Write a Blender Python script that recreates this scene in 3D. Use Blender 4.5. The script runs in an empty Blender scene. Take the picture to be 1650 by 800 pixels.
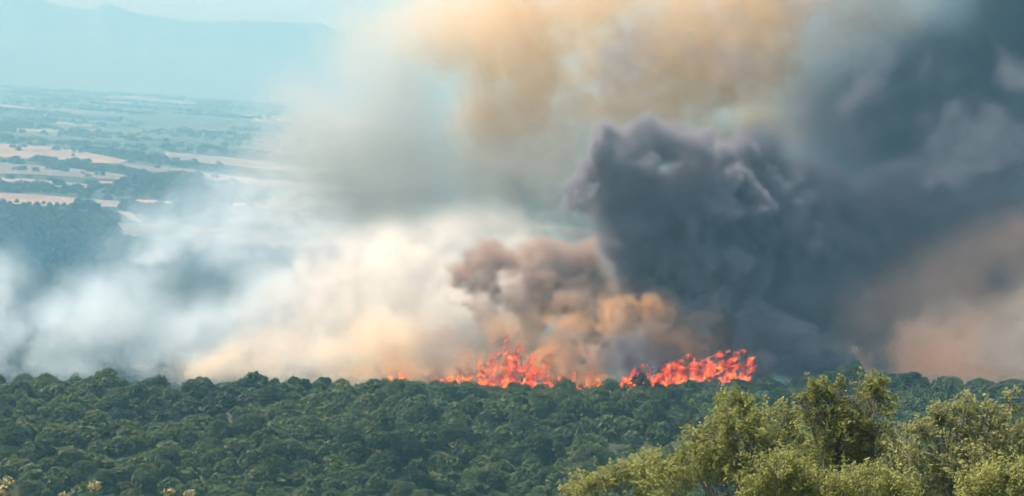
import bpy, math, random, time
import numpy as np
from mathutils import Matrix, Vector

T0 = time.time()
R = math.radians
scene = bpy.context.scene
COL = scene.collection

# ------------------------------------------------------------------ camera
CAM_Z = 78.0
F_PX = 2617.0                       # focal length in photograph pixels (1650 wide)
PITCH, ROLL = 6.1, 3.6
cam_data = bpy.data.cameras.new('camera')
cam_data.sensor_width = 36.0
cam_data.lens = 36.0 * F_PX / 1650.0
cam_data.clip_start, cam_data.clip_end = 0.5, 90000.0
cam = bpy.data.objects.new('camera', cam_data)
COL.objects.link(cam)
CAM_M = Matrix.Translation((0, 0, CAM_Z)) @ Matrix.Rotation(R(90 - PITCH), 4, 'X') @ Matrix.Rotation(R(ROLL), 4, 'Z')
cam.matrix_world = CAM_M
scene.camera = cam

# ------------------------------------------------------------------ sky, sun, exposure
SUN_EL, SUN_AZ = 55.0, -58.0         # azimuth in degrees from +Y (the view direction), + to the right
world = bpy.data.worlds.new('World')
scene.world = world
world.use_nodes = True
wn, wl = world.node_tree.nodes, world.node_tree.links
sky = wn.new('ShaderNodeTexSky')
sky.sky_type = 'NISHITA'
sky.sun_disc = False
sky.sun_elevation = R(SUN_EL)
sky.sun_rotation = R(SUN_AZ)
sky.altitude = 200
sky.air_density, sky.dust_density, sky.ozone_density = 0.8, 4.5, 1.0
wl.new(sky.outputs[0], wn['Background'].inputs['Color'])
wn['Background'].inputs['Strength'].default_value = 0.14

sun_data = bpy.data.lights.new('sun', 'SUN')
sun_data.energy = 3.6
sun_data.angle = R(0.53)
sun_data.color = (1.0, 0.93, 0.82)
sun = bpy.data.objects.new('sun', sun_data)
COL.objects.link(sun)
sdir = Vector((math.sin(R(SUN_AZ)) * math.cos(R(SUN_EL)), math.cos(R(SUN_AZ)) * math.cos(R(SUN_EL)), math.sin(R(SUN_EL))))
sun.rotation_euler = sdir.to_track_quat('Z', 'Y').to_euler()
sun.location = (0, 0, 400)

vs = scene.view_settings
vs.view_transform, vs.look, vs.gamma, vs.use_curve_mapping = 'Standard', 'None', 1.0, False
vs.exposure = 0.85
scene.render.engine = 'CYCLES'
cy = scene.cycles
cy.use_denoising = True
cy.denoiser = 'OPENIMAGEDENOISE'
cy.denoising_input_passes = 'RGB'
cy.max_bounces, cy.diffuse_bounces, cy.glossy_bounces, cy.transmission_bounces = 6, 2, 1, 2
cy.volume_bounces = 4
cy.transparent_max_bounces = 200
cy.volume_step_rate = 3.5
cy.volume_max_steps = 512
cy.use_adaptive_sampling = True
cy.adaptive_threshold = 0.05
cy.sample_clamp_indirect = 4.0

# ------------------------------------------------------------------ helpers
def ray(px, py):
    d = CAM_M.to_3x3() @ Vector(((px - 825) / F_PX, -(py - 400) / F_PX, -1.0))
    return d

def at(px, py, Y):
    d = ray(px, py)
    t = Y / d.y
    return Vector((d.x * t, Y, CAM_Z + d.z * t))

def at_z(px, py, z):
    d = ray(px, py)
    t = (z - CAM_Z) / d.z
    return Vector((d.x * t, d.y * t, z))

def link(o, parent=None):
    COL.objects.link(o)
    if parent is not None:
        o.parent = parent
    return o

def tag(o, label=None, cat=None, group=None, kind=None):
    for k, v in (('label', label), ('category', cat), ('group', group), ('kind', kind)):
        if v:
            o[k] = v
    return o

def np_mesh(name, verts, faces, mat=None, smooth=False):
    """verts (n,3) array, faces (m,k) array with one face size."""
    verts = np.asarray(verts, np.float32)
    faces = np.asarray(faces, np.int32)
    me = bpy.data.meshes.new(name)
    me.vertices.add(len(verts))
    me.vertices.foreach_set('co', verts.ravel())
    m, k = faces.shape
    me.loops.add(m * k)
    me.loops.foreach_set('vertex_index', faces.ravel())
    me.polygons.add(m)
    me.polygons.foreach_set('loop_start', np.arange(0, m * k, k, dtype=np.int32))
    if smooth:
        me.polygons.foreach_set('use_smooth', np.ones(m, bool))
    me.update(calc_edges=True)
    if mat is not None:
        me.materials.append(mat)
    return me

class Mats:
    pass

def new_mat(name):
    m = bpy.data.materials.new(name)
    m.use_nodes = True
    return m, m.node_tree.nodes, m.node_tree.links

def ramp(N, stops, interp='LINEAR'):
    r = N.new('ShaderNodeValToRGB')
    r.color_ramp.interpolation = interp
    el = r.color_ramp.elements
    while len(el) < len(stops):
        el.new(0.5)
    for e, (p, c) in zip(el, stops):
        e.position = p
        e.color = (*c, 1)
    return r

def foliage_mat(name, dark, mid, light, trans=0.35, scale=0.35, rough=0.6, patch=0.0, isl=.38):
    """leaf colour varies from tree to tree, from clump to clump, and lets some light through"""
    m, N, L = new_mat(name)
    b = N['Principled BSDF']
    b.inputs['Roughness'].default_value = rough
    b.inputs['Specular IOR Level'].default_value = 0.12
    geo = N.new('ShaderNodeNewGeometry')
    info = N.new('ShaderNodeObjectInfo')
    noise = N.new('ShaderNodeTexNoise')
    noise.inputs['Scale'].default_value = scale
    noise.inputs['Detail'].default_value = 2
    L.new(geo.outputs['Position'], noise.inputs['Vector'])
    a = N.new('ShaderNodeMath'); a.operation = 'MULTIPLY_ADD'
    L.new(geo.outputs['Random Per Island'], a.inputs[0]); a.inputs[1].default_value = isl
    L.new(noise.outputs['Fac'], a.inputs[2])
    c = N.new('ShaderNodeMath'); c.operation = 'MULTIPLY_ADD'
    L.new(info.outputs['Random'], c.inputs[0]); c.inputs[1].default_value = 0.34
    L.new(a.outputs[0], c.inputs[2])
    d = N.new('ShaderNodeMath'); d.operation = 'SUBTRACT'; L.new(c.outputs[0], d.inputs[0]); d.inputs[1].default_value = 0.17 + isl / 2
    if patch:
        n3 = N.new('ShaderNodeTexNoise'); n3.inputs['Scale'].default_value = patch; n3.inputs['Detail'].default_value = 3
        L.new(geo.outputs['Position'], n3.inputs['Vector'])
        e = N.new('ShaderNodeMath'); e.operation = 'MULTIPLY_ADD'; L.new(n3.outputs['Fac'], e.inputs[0]); e.inputs[1].default_value = 1.3; L.new(d.outputs[0], e.inputs[2])
        d = N.new('ShaderNodeMath'); d.operation = 'SUBTRACT'; L.new(e.outputs[0], d.inputs[0]); d.inputs[1].default_value = .65
    rp = ramp(N, [(0.15, dark), (0.5, mid), (0.85, light)])
    L.new(d.outputs[0], rp.inputs[0])
    L.new(rp.outputs[0], b.inputs['Base Color'])
    tr = N.new('ShaderNodeBsdfTranslucent')
    L.new(rp.outputs[0], tr.inputs['Color'])
    mix = N.new('ShaderNodeMixShader'); mix.inputs[0].default_value = trans
    L.new(b.outputs[0], mix.inputs[1]); L.new(tr.outputs[0], mix.inputs[2])
    L.new(mix.outputs[0], N['Material Output'].inputs['Surface'])
    return m

def plain_mat(name, col, rough=0.85, var=0.15, scale=2.0):
    m, N, L = new_mat(name)
    b = N['Principled BSDF']
    b.inputs['Roughness'].default_value = rough
    b.inputs['Specular IOR Level'].default_value = 0.2
    tc = N.new('ShaderNodeTexCoord')
    n = N.new('ShaderNodeTexNoise'); n.inputs['Scale'].default_value = scale; n.inputs['Detail'].default_value = 5
    L.new(tc.outputs['Object'], n.inputs['Vector'])
    rp = ramp(N, [(0.25, tuple(c * (1 - var) for c in col)), (0.75, tuple(min(1, c * (1 + var)) for c in col))])
    L.new(n.outputs['Fac'], rp.inputs[0])
    L.new(rp.outputs[0], b.inputs['Base Color'])
    return m

# ------------------------------------------------------------------ terrain
PLAIN_Z = -120.0
def vnoise2(x, y, seed):
    """smooth value noise on arrays"""
    rng = np.random.RandomState(seed)
    tab = rng.rand(256, 256)
    xi, yi = np.floor(x).astype(int), np.floor(y).astype(int)
    fx, fy = x - xi, y - yi
    fx, fy = fx * fx * (3 - 2 * fx), fy * fy * (3 - 2 * fy)
    g = lambda i, j: tab[i % 256, j % 256]
    return (g(xi, yi) * (1 - fx) + g(xi + 1, yi) * fx) * (1 - fy) + (g(xi, yi + 1) * (1 - fx) + g(xi + 1, yi + 1) * fx) * fy - 0.5

RA, RB = at(0, 645, 450), at(1650, 650, 450)
def ridge_z(x):
    t = (x - RA.x) / (RB.x - RA.x)
    t = np.clip(t, -0.6, 1.6)
    return RA.z + (RB.z - RA.z) * t

def sstep(a, b, x):
    t = np.clip((x - a) / (b - a), 0, 1)
    return t * t * (3 - 2 * t)

def ground_z(x, y):
    x = np.asarray(x, float); y = np.asarray(y, float)
    fade = 1 - .93 * sstep(405, 455, y)
    plateau = ridge_z(x) + (11 * vnoise2(x / 60 + 7.3, y / 42 + 3.1, 3) + 5 * vnoise2(x / 26, y / 22, 4)) * fade
    hill = CAM_Z - 1.7 - 0.31 * np.maximum(y, -60) - 0.03 * np.abs(x) + 0.5 * vnoise2(x / 9, y / 9, 5)
    k = 6.0
    near = k * np.logaddexp(plateau / k, hill / k)
    edge = 462 + 10 * vnoise2(x / 40, y * 0 + 1.7, 8)
    drop = np.clip((y - edge) / 560, 0, 1)
    drop = (1 - (1 - drop) ** 2.6) * sstep(0, .04, drop)
    return near * (1 - drop) + PLAIN_Z * drop

def make_ground():
    ys = np.concatenate([np.linspace(-120, 280, 60), np.linspace(286, 480, 70), np.linspace(490, 1000, 40), np.linspace(1050, 3500, 30), np.geomspace(3700, 9700, 26)])
    us = np.linspace(-1, 1, 121)
    vx, vy = [], []
    for y in ys:
        half = 260 + 0.62 * max(y, 0)
        vx.append(us * half); vy.append(np.full(121, y))
    vx, vy = np.array(vx), np.array(vy)
    z = ground_z(vx, vy)
    v = np.stack([vx, vy, z], -1).reshape(-1, 3)
    i = np.arange(len(ys) - 1)[:, None] * 121 + np.arange(120)[None]
    f = np.stack([i, i + 1, i + 122, i + 121], -1).reshape(-1, 4)
    m, N, L = new_mat('ground_soil_and_fields')
    b = N['Principled BSDF']; b.inputs['Roughness'].default_value = 0.95; b.inputs['Specular IOR Level'].default_value = 0.1
    geo = N.new('ShaderNodeNewGeometry')
    # patchwork of fields on the plain
    mp = N.new('ShaderNodeMapping'); mp.inputs['Scale'].default_value = (1 / 420, 1 / 900, 0); mp.inputs['Rotation'].default_value = (0, 0, R(14))
    L.new(geo.outputs['Position'], mp.inputs['Vector'])
    vo = N.new('ShaderNodeTexVoronoi'); vo.inputs['Scale'].default_value = 1.0; vo.inputs['Randomness'].default_value = 0.9
    L.new(mp.outputs[0], vo.inputs['Vector'])
    sep = N.new('ShaderNodeSeparateColor'); L.new(vo.outputs['Color'], sep.inputs[0])
    fields = ramp(N, [(0.0, (.030, .045, .035)), (0.3, (.055, .070, .050)), (0.5, (.10, .105, .075)), (0.68, (.045, .06, .045)), (0.84, (.17, .15, .11)), (0.95, (.26, .21, .155))], 'CONSTANT')
    L.new(sep.outputs[0], fields.inputs[0])
    n2 = N.new('ShaderNodeTexNoise'); n2.inputs['Scale'].default_value = 0.006; n2.inputs['Detail'].default_value = 6; n2.inputs['Roughness'].default_value = 0.65
    L.new(geo.outputs['Position'], n2.inputs['Vector'])
    scrub = ramp(N, [(0.42, (0, 0, 0)), (0.56, (1, 1, 1))])
    L.new(n2.outputs['Fac'], scrub.inputs[0])
    mx = N.new('ShaderNodeMix'); mx.data_type = 'RGBA'
    L.new(scrub.outputs[0], mx.inputs[0]); L.new(fields.outputs[0], mx.inputs[6]); mx.inputs[7].default_value = (.035, .055, .042, 1)
    # forest floor and scrub soil on the heights
    n3 = N.new('ShaderNodeTexNoise'); n3.inputs['Scale'].default_value = 0.12; n3.inputs['Detail'].default_value = 6
    L.new(geo.outputs['Position'], n3.inputs['Vector'])
    soil = ramp(N, [(0.35, (.035, .045, .022)), (0.55, (.06, .07, .032)), (0.75, (.075, .07, .042))])
    L.new(n3.outputs['Fac'], soil.inputs[0])
    sx = N.new('ShaderNodeSeparateXYZ'); L.new(geo.outputs['Position'], sx.inputs[0])
    hm = N.new('ShaderNodeMapRange'); hm.inputs['From Min'].default_value = -112; hm.inputs['From Max'].default_value = -90
    L.new(sx.outputs[2], hm.inputs['Value'])
    m2 = N.new('ShaderNodeMix'); m2.data_type = 'RGBA'
    L.new(hm.outputs[0], m2.inputs[0]); L.new(mx.outputs[2], m2.inputs[6]); L.new(soil.outputs[0], m2.inputs[7])
    L.new(m2.outputs[2], b.inputs['Base Color'])
    o = link(bpy.data.objects.new('ground', np_mesh('ground', v, f, m, True)))
    tag(o, 'wooded plateau dropping to a wide hazy farming plain', 'ground', kind='structure')
make_ground()

def make_mountains():
    # two ranges on the far side of the plain, profile read off the photograph
    prof_a = [(-900, 10), (-500, -30), (-200, -45), (0, -18), (60, -4), (100, 10), (150, 16), (170, 6), (200, 16), (260, 28), (330, 36), (400, 35), (470, 37), (520, 39), (548, 50), (600, 50), (660, 60), (760, 62), (900, 75), (1100, 85), (1400, 110), (1800, 130), (2400, 150)]
    prof_b = [(-900, 40), (-300, 20), (0, 60), (150, 80), (300, 86), (450, 92), (600, 100), (800, 110), (1200, 140), (1800, 165), (2400, 180)]
    m = plain_mat('bare_mountain_rock', (.055, .065, .06), var=.4, scale=.001)
    for name, prof, Y, lab in (('mountain_range', prof_a, 9000, 'pale blue mountain range rising behind the plain'), ('foothills', prof_b, 8500, 'low foothills in front of the mountain range')):
        px = np.linspace(-900, 2400, 420)
        py = np.interp(px, *zip(*prof))
        py = py + 4 * vnoise2(px / 22, px * 0 + Y / 1e4, 21) + 2 * vnoise2(px / 8, px * 0, 22)
        tops = np.array([at(a, b, Y)[:] for a, b in zip(px, py)])
        V, nr = [], 24
        for j in range(nr):
            t = j / (nr - 1)
            y = Y - 1100 * (1 - t)
            s = t ** 1.3
            nz = 60 * vnoise2(tops[:, 0] / 600, np.full(len(px), y / 400), 23) * math.sin(math.pi * t)
            z = PLAIN_Z - 20 + (tops[:, 2] - PLAIN_Z + 20) * s + nz
            V.append(np.stack([tops[:, 0] * (y / Y), np.full(len(px), y), z], -1))
        back = V[-1].copy(); back[:, 1] += 500; back[:, 2] = PLAIN_Z - 20
        V.append(back); nr += 1
        n = len(px)
        i = np.arange(nr - 1)[:, None] * n + np.arange(n - 1)[None]
        f = np.stack([i, i + 1, i + n + 1, i + n], -1).reshape(-1, 4)
        o = link(bpy.data.objects.new(name, np_mesh(name, np.concatenate(V), f, m, True)))
        tag(o, lab, 'mountains', kind='structure')
make_mountains()

# dry fields on the plain, traced as ground positions on the flat land
FIELD_TAN = plain_mat('dry_stubble_field', (.20, .14, .10), var=.35, scale=.01)
FIELD_PALE = plain_mat('pale_dry_field', (.15, .13, .10), var=.4, scale=.01)
FIELD_DUN = plain_mat('dun_fallow_field', (.11, .09, .075), var=.3, scale=.008)
FIELDS = [
    ([(-120, 222), (0, 231), (70, 236), (130, 243), (205, 259), (190, 264), (90, 261), (0, 253), (-120, 243)], FIELD_TAN, 'long pinkish stubble field on the plain'),
    ([(-120, 302), (0, 311), (60, 314), (122, 319), (124, 330), (70, 332), (0, 327), (-120, 318)], FIELD_TAN, 'orange tan field edged by a row of trees'),
    ([(0, 285), (60, 290), (142, 297), (138, 303), (70, 300), (0, 292)], FIELD_PALE, 'thin pale field strip behind the tree belt'),
    ([(150, 321), (196, 325), (192, 334), (152, 333)], FIELD_PALE, 'small square pale field beside the orange field'),
    ([(186, 340), (206, 341), (222, 350), (232, 359), (212, 356), (200, 347)], FIELD_PALE, 'bare curved clearing on the plain'),
    ([(30, 207), (100, 210), (96, 214), (20, 213)], FIELD_PALE, 'narrow pale field far out on the plain'),
    ([(265, 245), (350, 252), (440, 262), (520, 275), (500, 279), (400, 270), (320, 262), (270, 254)], FIELD_PALE, 'broad faded field half lost in smoke'),
    ([(180, 262), (260, 268), (350, 280), (450, 297), (440, 301), (330, 288), (230, 275)], FIELD_DUN, 'dun fallow strip running into the smoke'),
    ([(330, 281), (460, 292), (600, 305), (590, 310), (450, 299), (340, 287)], FIELD_TAN, 'faint tan strip under the grey smoke veil'),
    ([(-120, 256), (0, 262), (100, 270), (210, 282), (190, 290), (60, 282), (-120, 276)], FIELD_DUN, 'wide dun field below the stubble field'),
    ([(0, 168), (60, 174), (56, 177), (0, 172)], FIELD_PALE, 'tiny pale field near the foot of the mountains'),
    ([(90, 196), (150, 201), (146, 205), (92, 200)], FIELD_PALE, 'short pale strip field far out'),
    ([(520, 268), (700, 290), (690, 296), (510, 274)], FIELD_PALE, 'washed out field behind the grey smoke'),
]
for k, (poly, m, lab) in enumerate(FIELDS):
    pts = [at_z(a, b, PLAIN_Z + 0.5 + 0.06 * k) for a, b in poly]
    me = bpy.data.meshes.new('field')
    n = len(pts)
    me.from_pydata([p[:] for p in pts] + [(p.x, p.y, PLAIN_Z - 1) for p in pts], [], [list(range(n))] + [[i, n + i, n + (i + 1) % n, (i + 1) % n] for i in range(n)])
    me.materials.append(m)
    tag(link(bpy.data.objects.new('field', me)), lab, 'field', kind='structure')

# ------------------------------------------------------------------ foliage geometry
def unit(v):
    return v / np.maximum(np.linalg.norm(v, axis=-1, keepdims=True), 1e-9)

def leaf_quads(pos, nrm, size, rng, jitter=0.8, aspect=0.7):
    """one folded-free quad per leaf clump, facing roughly outwards"""
    n = len(pos)
    nn = unit(nrm + jitter * rng.normal(size=(n, 3)))
    a = unit(np.cross(nn, rng.normal(size=(n, 3))))
    b = np.cross(nn, a)
    s = (size * rng.uniform(0.6, 1.3, n))[:, None] if np.ndim(size) == 0 else (size * rng.uniform(0.6, 1.3, n))[:, None]
    a, b = a * s * 0.5, b * s * 0.5 * aspect
    v = np.stack([pos - a, pos - b * 0.9 + a * 0.1, pos + a, pos + b * 0.9 + a * 0.1], 1).reshape(-1, 3)
    f = np.arange(4 * n).reshape(-1, 4)
    return v, f

def tube(path, radii, sides=6):
    """tapered tube along a path -> verts, quads"""
    path = np.asarray(path, float)
    V = []
    for i, p in enumerate(path):
        d = path[min(i + 1, len(path) - 1)] - path[max(i - 1, 0)]
        d = d / (np.linalg.norm(d) + 1e-9)
        u = np.cross(d, (0.3, 1, 0.1)); u = u / np.linalg.norm(u)
        w = np.cross(d, u)
        for s in range(sides):
            t = 2 * math.pi * s / sides
            V.append(p + radii[i] * (math.cos(t) * u + math.sin(t) * w))
    F = []
    for i in range(len(path) - 1):
        for s in range(sides):
            F.append([i * sides + s, i * sides + (s + 1) % sides, (i + 1) * sides + (s + 1) % sides, (i + 1) * sides + s])
    return np.array(V), np.array(F, int)

def join(parts):
    V, F, o = [], [], 0
    for v, f in parts:
        V.append(v); F.append(f + o); o += len(v)
    return np.concatenate(V), np.concatenate(F)

def forest_crown(rng, n_leaf, leaf, radius=1.0, flat=0.72, n_lobe=14):
    """rounded evergreen-oak crown of several lobes, unit-ish size: radius in metres"""
    V, P, Nn = [], [], []
    lob = []
    for i in range(n_lobe):
        ph = i * 2.39996 + rng.uniform(-.4, .4)
        c = (i + .5) / n_lobe
        rr = math.sqrt(c) * 0.66 * radius
        z = flat * radius * (1 - c * 0.75) * rng.uniform(.75, 1.1) * 0.8
        lob.append((rr * math.cos(ph), rr * math.sin(ph), z, radius * rng.uniform(.30, .46)))
    lob.append((0, 0, 0.1 * radius, radius * 0.7))
    lob = np.array(lob)
    w = lob[:, 3] ** 2; w /= w.sum()
    idx = rng.choice(len(lob), n_leaf * 2, p=w)
    d = unit(rng.normal(size=(len(idx), 3)))
    d[:, 2] = np.where(d[:, 2] < -0.35, -d[:, 2], d[:, 2])
    rad = lob[idx, 3] * rng.uniform(.74, 1.12, len(idx))
    p = lob[idx, :3] + d * rad[:, None]
    # keep leaves on the outer surface of the union
    dist = np.linalg.norm(p[:, None] - lob[None, :, :3], axis=2) - lob[None, :, 3] * 0.8
    keep = dist.min(1) > -0.02 * radius
    p, d = p[keep][:n_leaf], d[keep][:n_leaf]
    p[:, 2] += 0.35 * radius
    return leaf_quads(p, d + np.array([0, 0, .35]), leaf, rng, 0.85, 0.8)

M_FOREST = foliage_mat('evergreen_oak_leaves', (.024, .046, .022), (.056, .092, .036), (.11, .150, .05), 0.36, 0.25, patch=.03, isl=.18)
M_FOREST2 = foliage_mat('lighter_scrub_leaves', (.04, .065, .026), (.08, .11, .04), (.14, .16, .06), 0.25, 0.25, isl=.22)
M_BARK = plain_mat('dark_bark', (.09, .07, .05), var=.35, scale=6)
M_GREYBARK = plain_mat('grey_weathered_bark', (.24, .22, .19), var=.3, scale=8)

rngF = np.random.RandomState(11)
CROWNS = []
for k in range(10):
    r = np.random.RandomState(100 + k)
    v, f = forest_crown(r, 4200, 0.115, 1.0, r.uniform(.6, .95), int(r.uniform(10, 18)))
    CROWNS.append(np_mesh('crown', v, f, M_FOREST if k < 8 else M_FOREST2))
TRUNKS = []
for k in range(3):
    r = np.random.RandomState(200 + k)
    parts = [tube([(0, 0, -.3), (r.uniform(-.04, .04), 0, .2), (r.uniform(-.08, .08), r.uniform(-.08, .08), .6)], [.07, .05, .035])]
    for j in range(4):
        t = j * 1.6 + r.uniform(0, 1)
        parts.append(tube([(0, 0, .25 + .06 * j), (.25 * math.cos(t), .25 * math.sin(t), .55), (.5 * math.cos(t), .5 * math.sin(t), .8)], [.03, .02, .01], 5))
    TRUNKS.append(np_mesh('trunk', *join(parts), M_BARK))

def place_trees():
    rng = np.random.RandomState(5)
    spots, spots_label = [], {}
    # rows across the plateau, jittered; crowns a little smaller towards the far edge
    y = 288.0
    while y < 461:
        half = y * 0.318 + 12
        step = 5.2
        xs = np.arange(-half + 4, half + 10, step)
        for x in xs:
            X, Y = x + rng.uniform(-2.1, 2.1), y + rng.uniform(-2.0, 2.0)
            if rng.rand() < 0.06:
                continue
            rad = rng.uniform(2.1, 3.9) * (1.3 if rng.rand() < .1 else 1.0)
            hgt = rng.uniform(.8, 1.5)
            spots.append((X, Y, rad, hgt, False))
        y += 5.0
    # trees that stand up on the skyline, read off the photograph: (px of centre, top py, crown width px, Y)
    for px, top, wpx, Y in [(30, 612, 34, 452), (58, 613, 24, 450), (100, 614, 36, 455), (150, 606, 44, 452), (200, 611, 36, 454), (250, 603, 52, 453), (312, 607, 40, 455), (345, 616, 30, 453),
                            (400, 611, 40, 455), (440, 614, 40, 453), (490, 604, 30, 454), (522, 606, 38, 455), (470, 614, 40, 452), (620, 611, 56, 452), (680, 614, 56, 452), (740, 616, 50, 453),
                            (830, 622, 60, 452), (905, 632, 50, 446), (960, 634, 50, 446), (1010, 630, 56, 448), (1110, 620, 80, 452), (1200, 612, 80, 456), (1240, 604, 60, 457), (1300, 602, 60, 457),
                            (1376, 578, 52, 462), (1345, 596, 44, 462), (1420, 593, 50, 462), (1470, 597, 60, 464), (1530, 603, 60, 464), (1585, 608, 50, 466), (1640, 610, 60, 466), (1690, 604, 60, 464),
                            (-20, 612, 50, 453), (1260, 630, 70, 440), (1330, 635, 70, 438),
                            (40, 600, 50, 492), (70, 604, 44, 494), (125, 592, 46, 496), (165, 598, 50, 494), (-10, 602, 40, 492), (215, 606, 40, 494)]:
        rad = wpx * Y / F_PX / 2 * 1.05
        p = at(px, top, Y)
        g = float(ground_z(p.x, Y))
        spots.append((p.x, Y, rad, max(2.0, p.z - g), True))
        if Y > 485:
            lab = 'faint grey oak half swallowed by white smoke behind the skyline'
        elif px == 1376:
            lab = 'tall narrow dark tree rising highest against the amber smoke'
        elif px == 250:
            lab = 'broad domed oak standing highest against the cream smoke'
        elif px in (490, 522):
            lab = 'one of two close upright oaks against the orange cream smoke'
        elif px > 1330:
            lab = 'dark shaded oak on the skyline before the amber smoke'
        elif px > 1040:
            lab = 'shaded oak on the skyline at the foot of the black column'
        elif px > 690:
            lab = 'oak on the skyline directly in front of the flames'
        elif px > 330:
            lab = 'oak on the skyline in front of the orange cream smoke'
        else:
            lab = 'small oak on the skyline in front of the white smoke'
        spots_label[len(spots) - 1] = lab
    # the 300 that show largest are individual trees, the rest one mass
    def score(s):
        return (1e3 if s[4] else 0) + s[2] / s[1]
    cen = lambda s: abs(s[0]) < s[1] * 0.33
    order = sorted(range(len(spots)), key=lambda i: -(score(spots[i]) if cen(spots[i]) else -1))
    single = set(order[:298])
    stuffV, stuffF, off = [], [], 0
    for i, (X, Y, rad, hgt, sky_) in enumerate(spots):
        g = float(ground_z(X, Y)) - 0.15
        k = rng.randint(8) if rng.rand() < .86 else 8 + rng.randint(2)
        if sky_:
            sz = hgt / 1.42
        else:
            sz = rad * 0.95 * hgt
        rot = rng.uniform(0, 6.28)
        if i in single:
            root = bpy.data.objects.new('evergreen_oak', None)
            root.empty_display_size = 0.5
            root.location = (X, Y, g)
            root.rotation_euler.z = rot
            root.scale = (rad, rad, sz)
            link(root)
            if sky_:
                lab, grp = spots_label[i], 'oaks along the skyline'
            else:
                size = 'small' if rad < 2.9 else 'large' if rad > 3.9 else 'middling'
                form = 'flat topped' if hgt < .98 else 'tall domed' if hgt > 1.3 else 'rounded'
                tone = 'paler grey green' if k >= 8 else 'dark green'
                u = X / Y
                where = 'in the canopy below the white smoke' if u < -.06 else 'in the canopy below the brown smoke and flames' if u < .13 else 'in the shade of the black smoke' if u < .2 else 'behind the sunlit foreground trees'
                lab, grp = f'{size} {form} {tone} oak {where}', 'oaks of the forest canopy'
            tag(root, lab, 'tree', grp)
            c = bpy.data.objects.new('crown', CROWNS[k]); link(c, root)
            t = bpy.data.objects.new('trunk', TRUNKS[i % 3]); link(t, root)
        else:
            r = np.random.RandomState(3000 + i)
            v, f = forest_crown(r, 430, 0.30, 1.0, r.uniform(.6, .95), int(r.uniform(9, 15)))
            ca, sa = math.cos(rot), math.sin(rot)
            v = np.stack([X + rad * (v[:, 0] * ca - v[:, 1] * sa), Y + rad * (v[:, 0] * sa + v[:, 1] * ca), g + sz * v[:, 2]], -1)
            stuffV.append(v); stuffF.append(f + off); off += len(v)
    o = link(bpy.data.objects.new('forest', np_mesh('forest', np.concatenate(stuffV), np.concatenate(stuffF), M_FOREST)))
    tag(o, 'dense dark green forest canopy reaching back to the fire line', 'forest', kind='stuff')
    print('trees', len(spots), 'single', len(single))
place_trees()

# ------------------------------------------------------------------ foreground trees on the near slope
M_OLIVE = foliage_mat('sunlit_yellow_green_leaves', (.17, .185, .05), (.31, .325, .10), (.44, .45, .16), 0.6, 2.2, 0.5)
M_OLIVE2 = foliage_mat('grey_green_leaves', (.16, .175, .07), (.29, .30, .12), (.42, .43, .18), 0.58, 2.2, 0.5)

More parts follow.
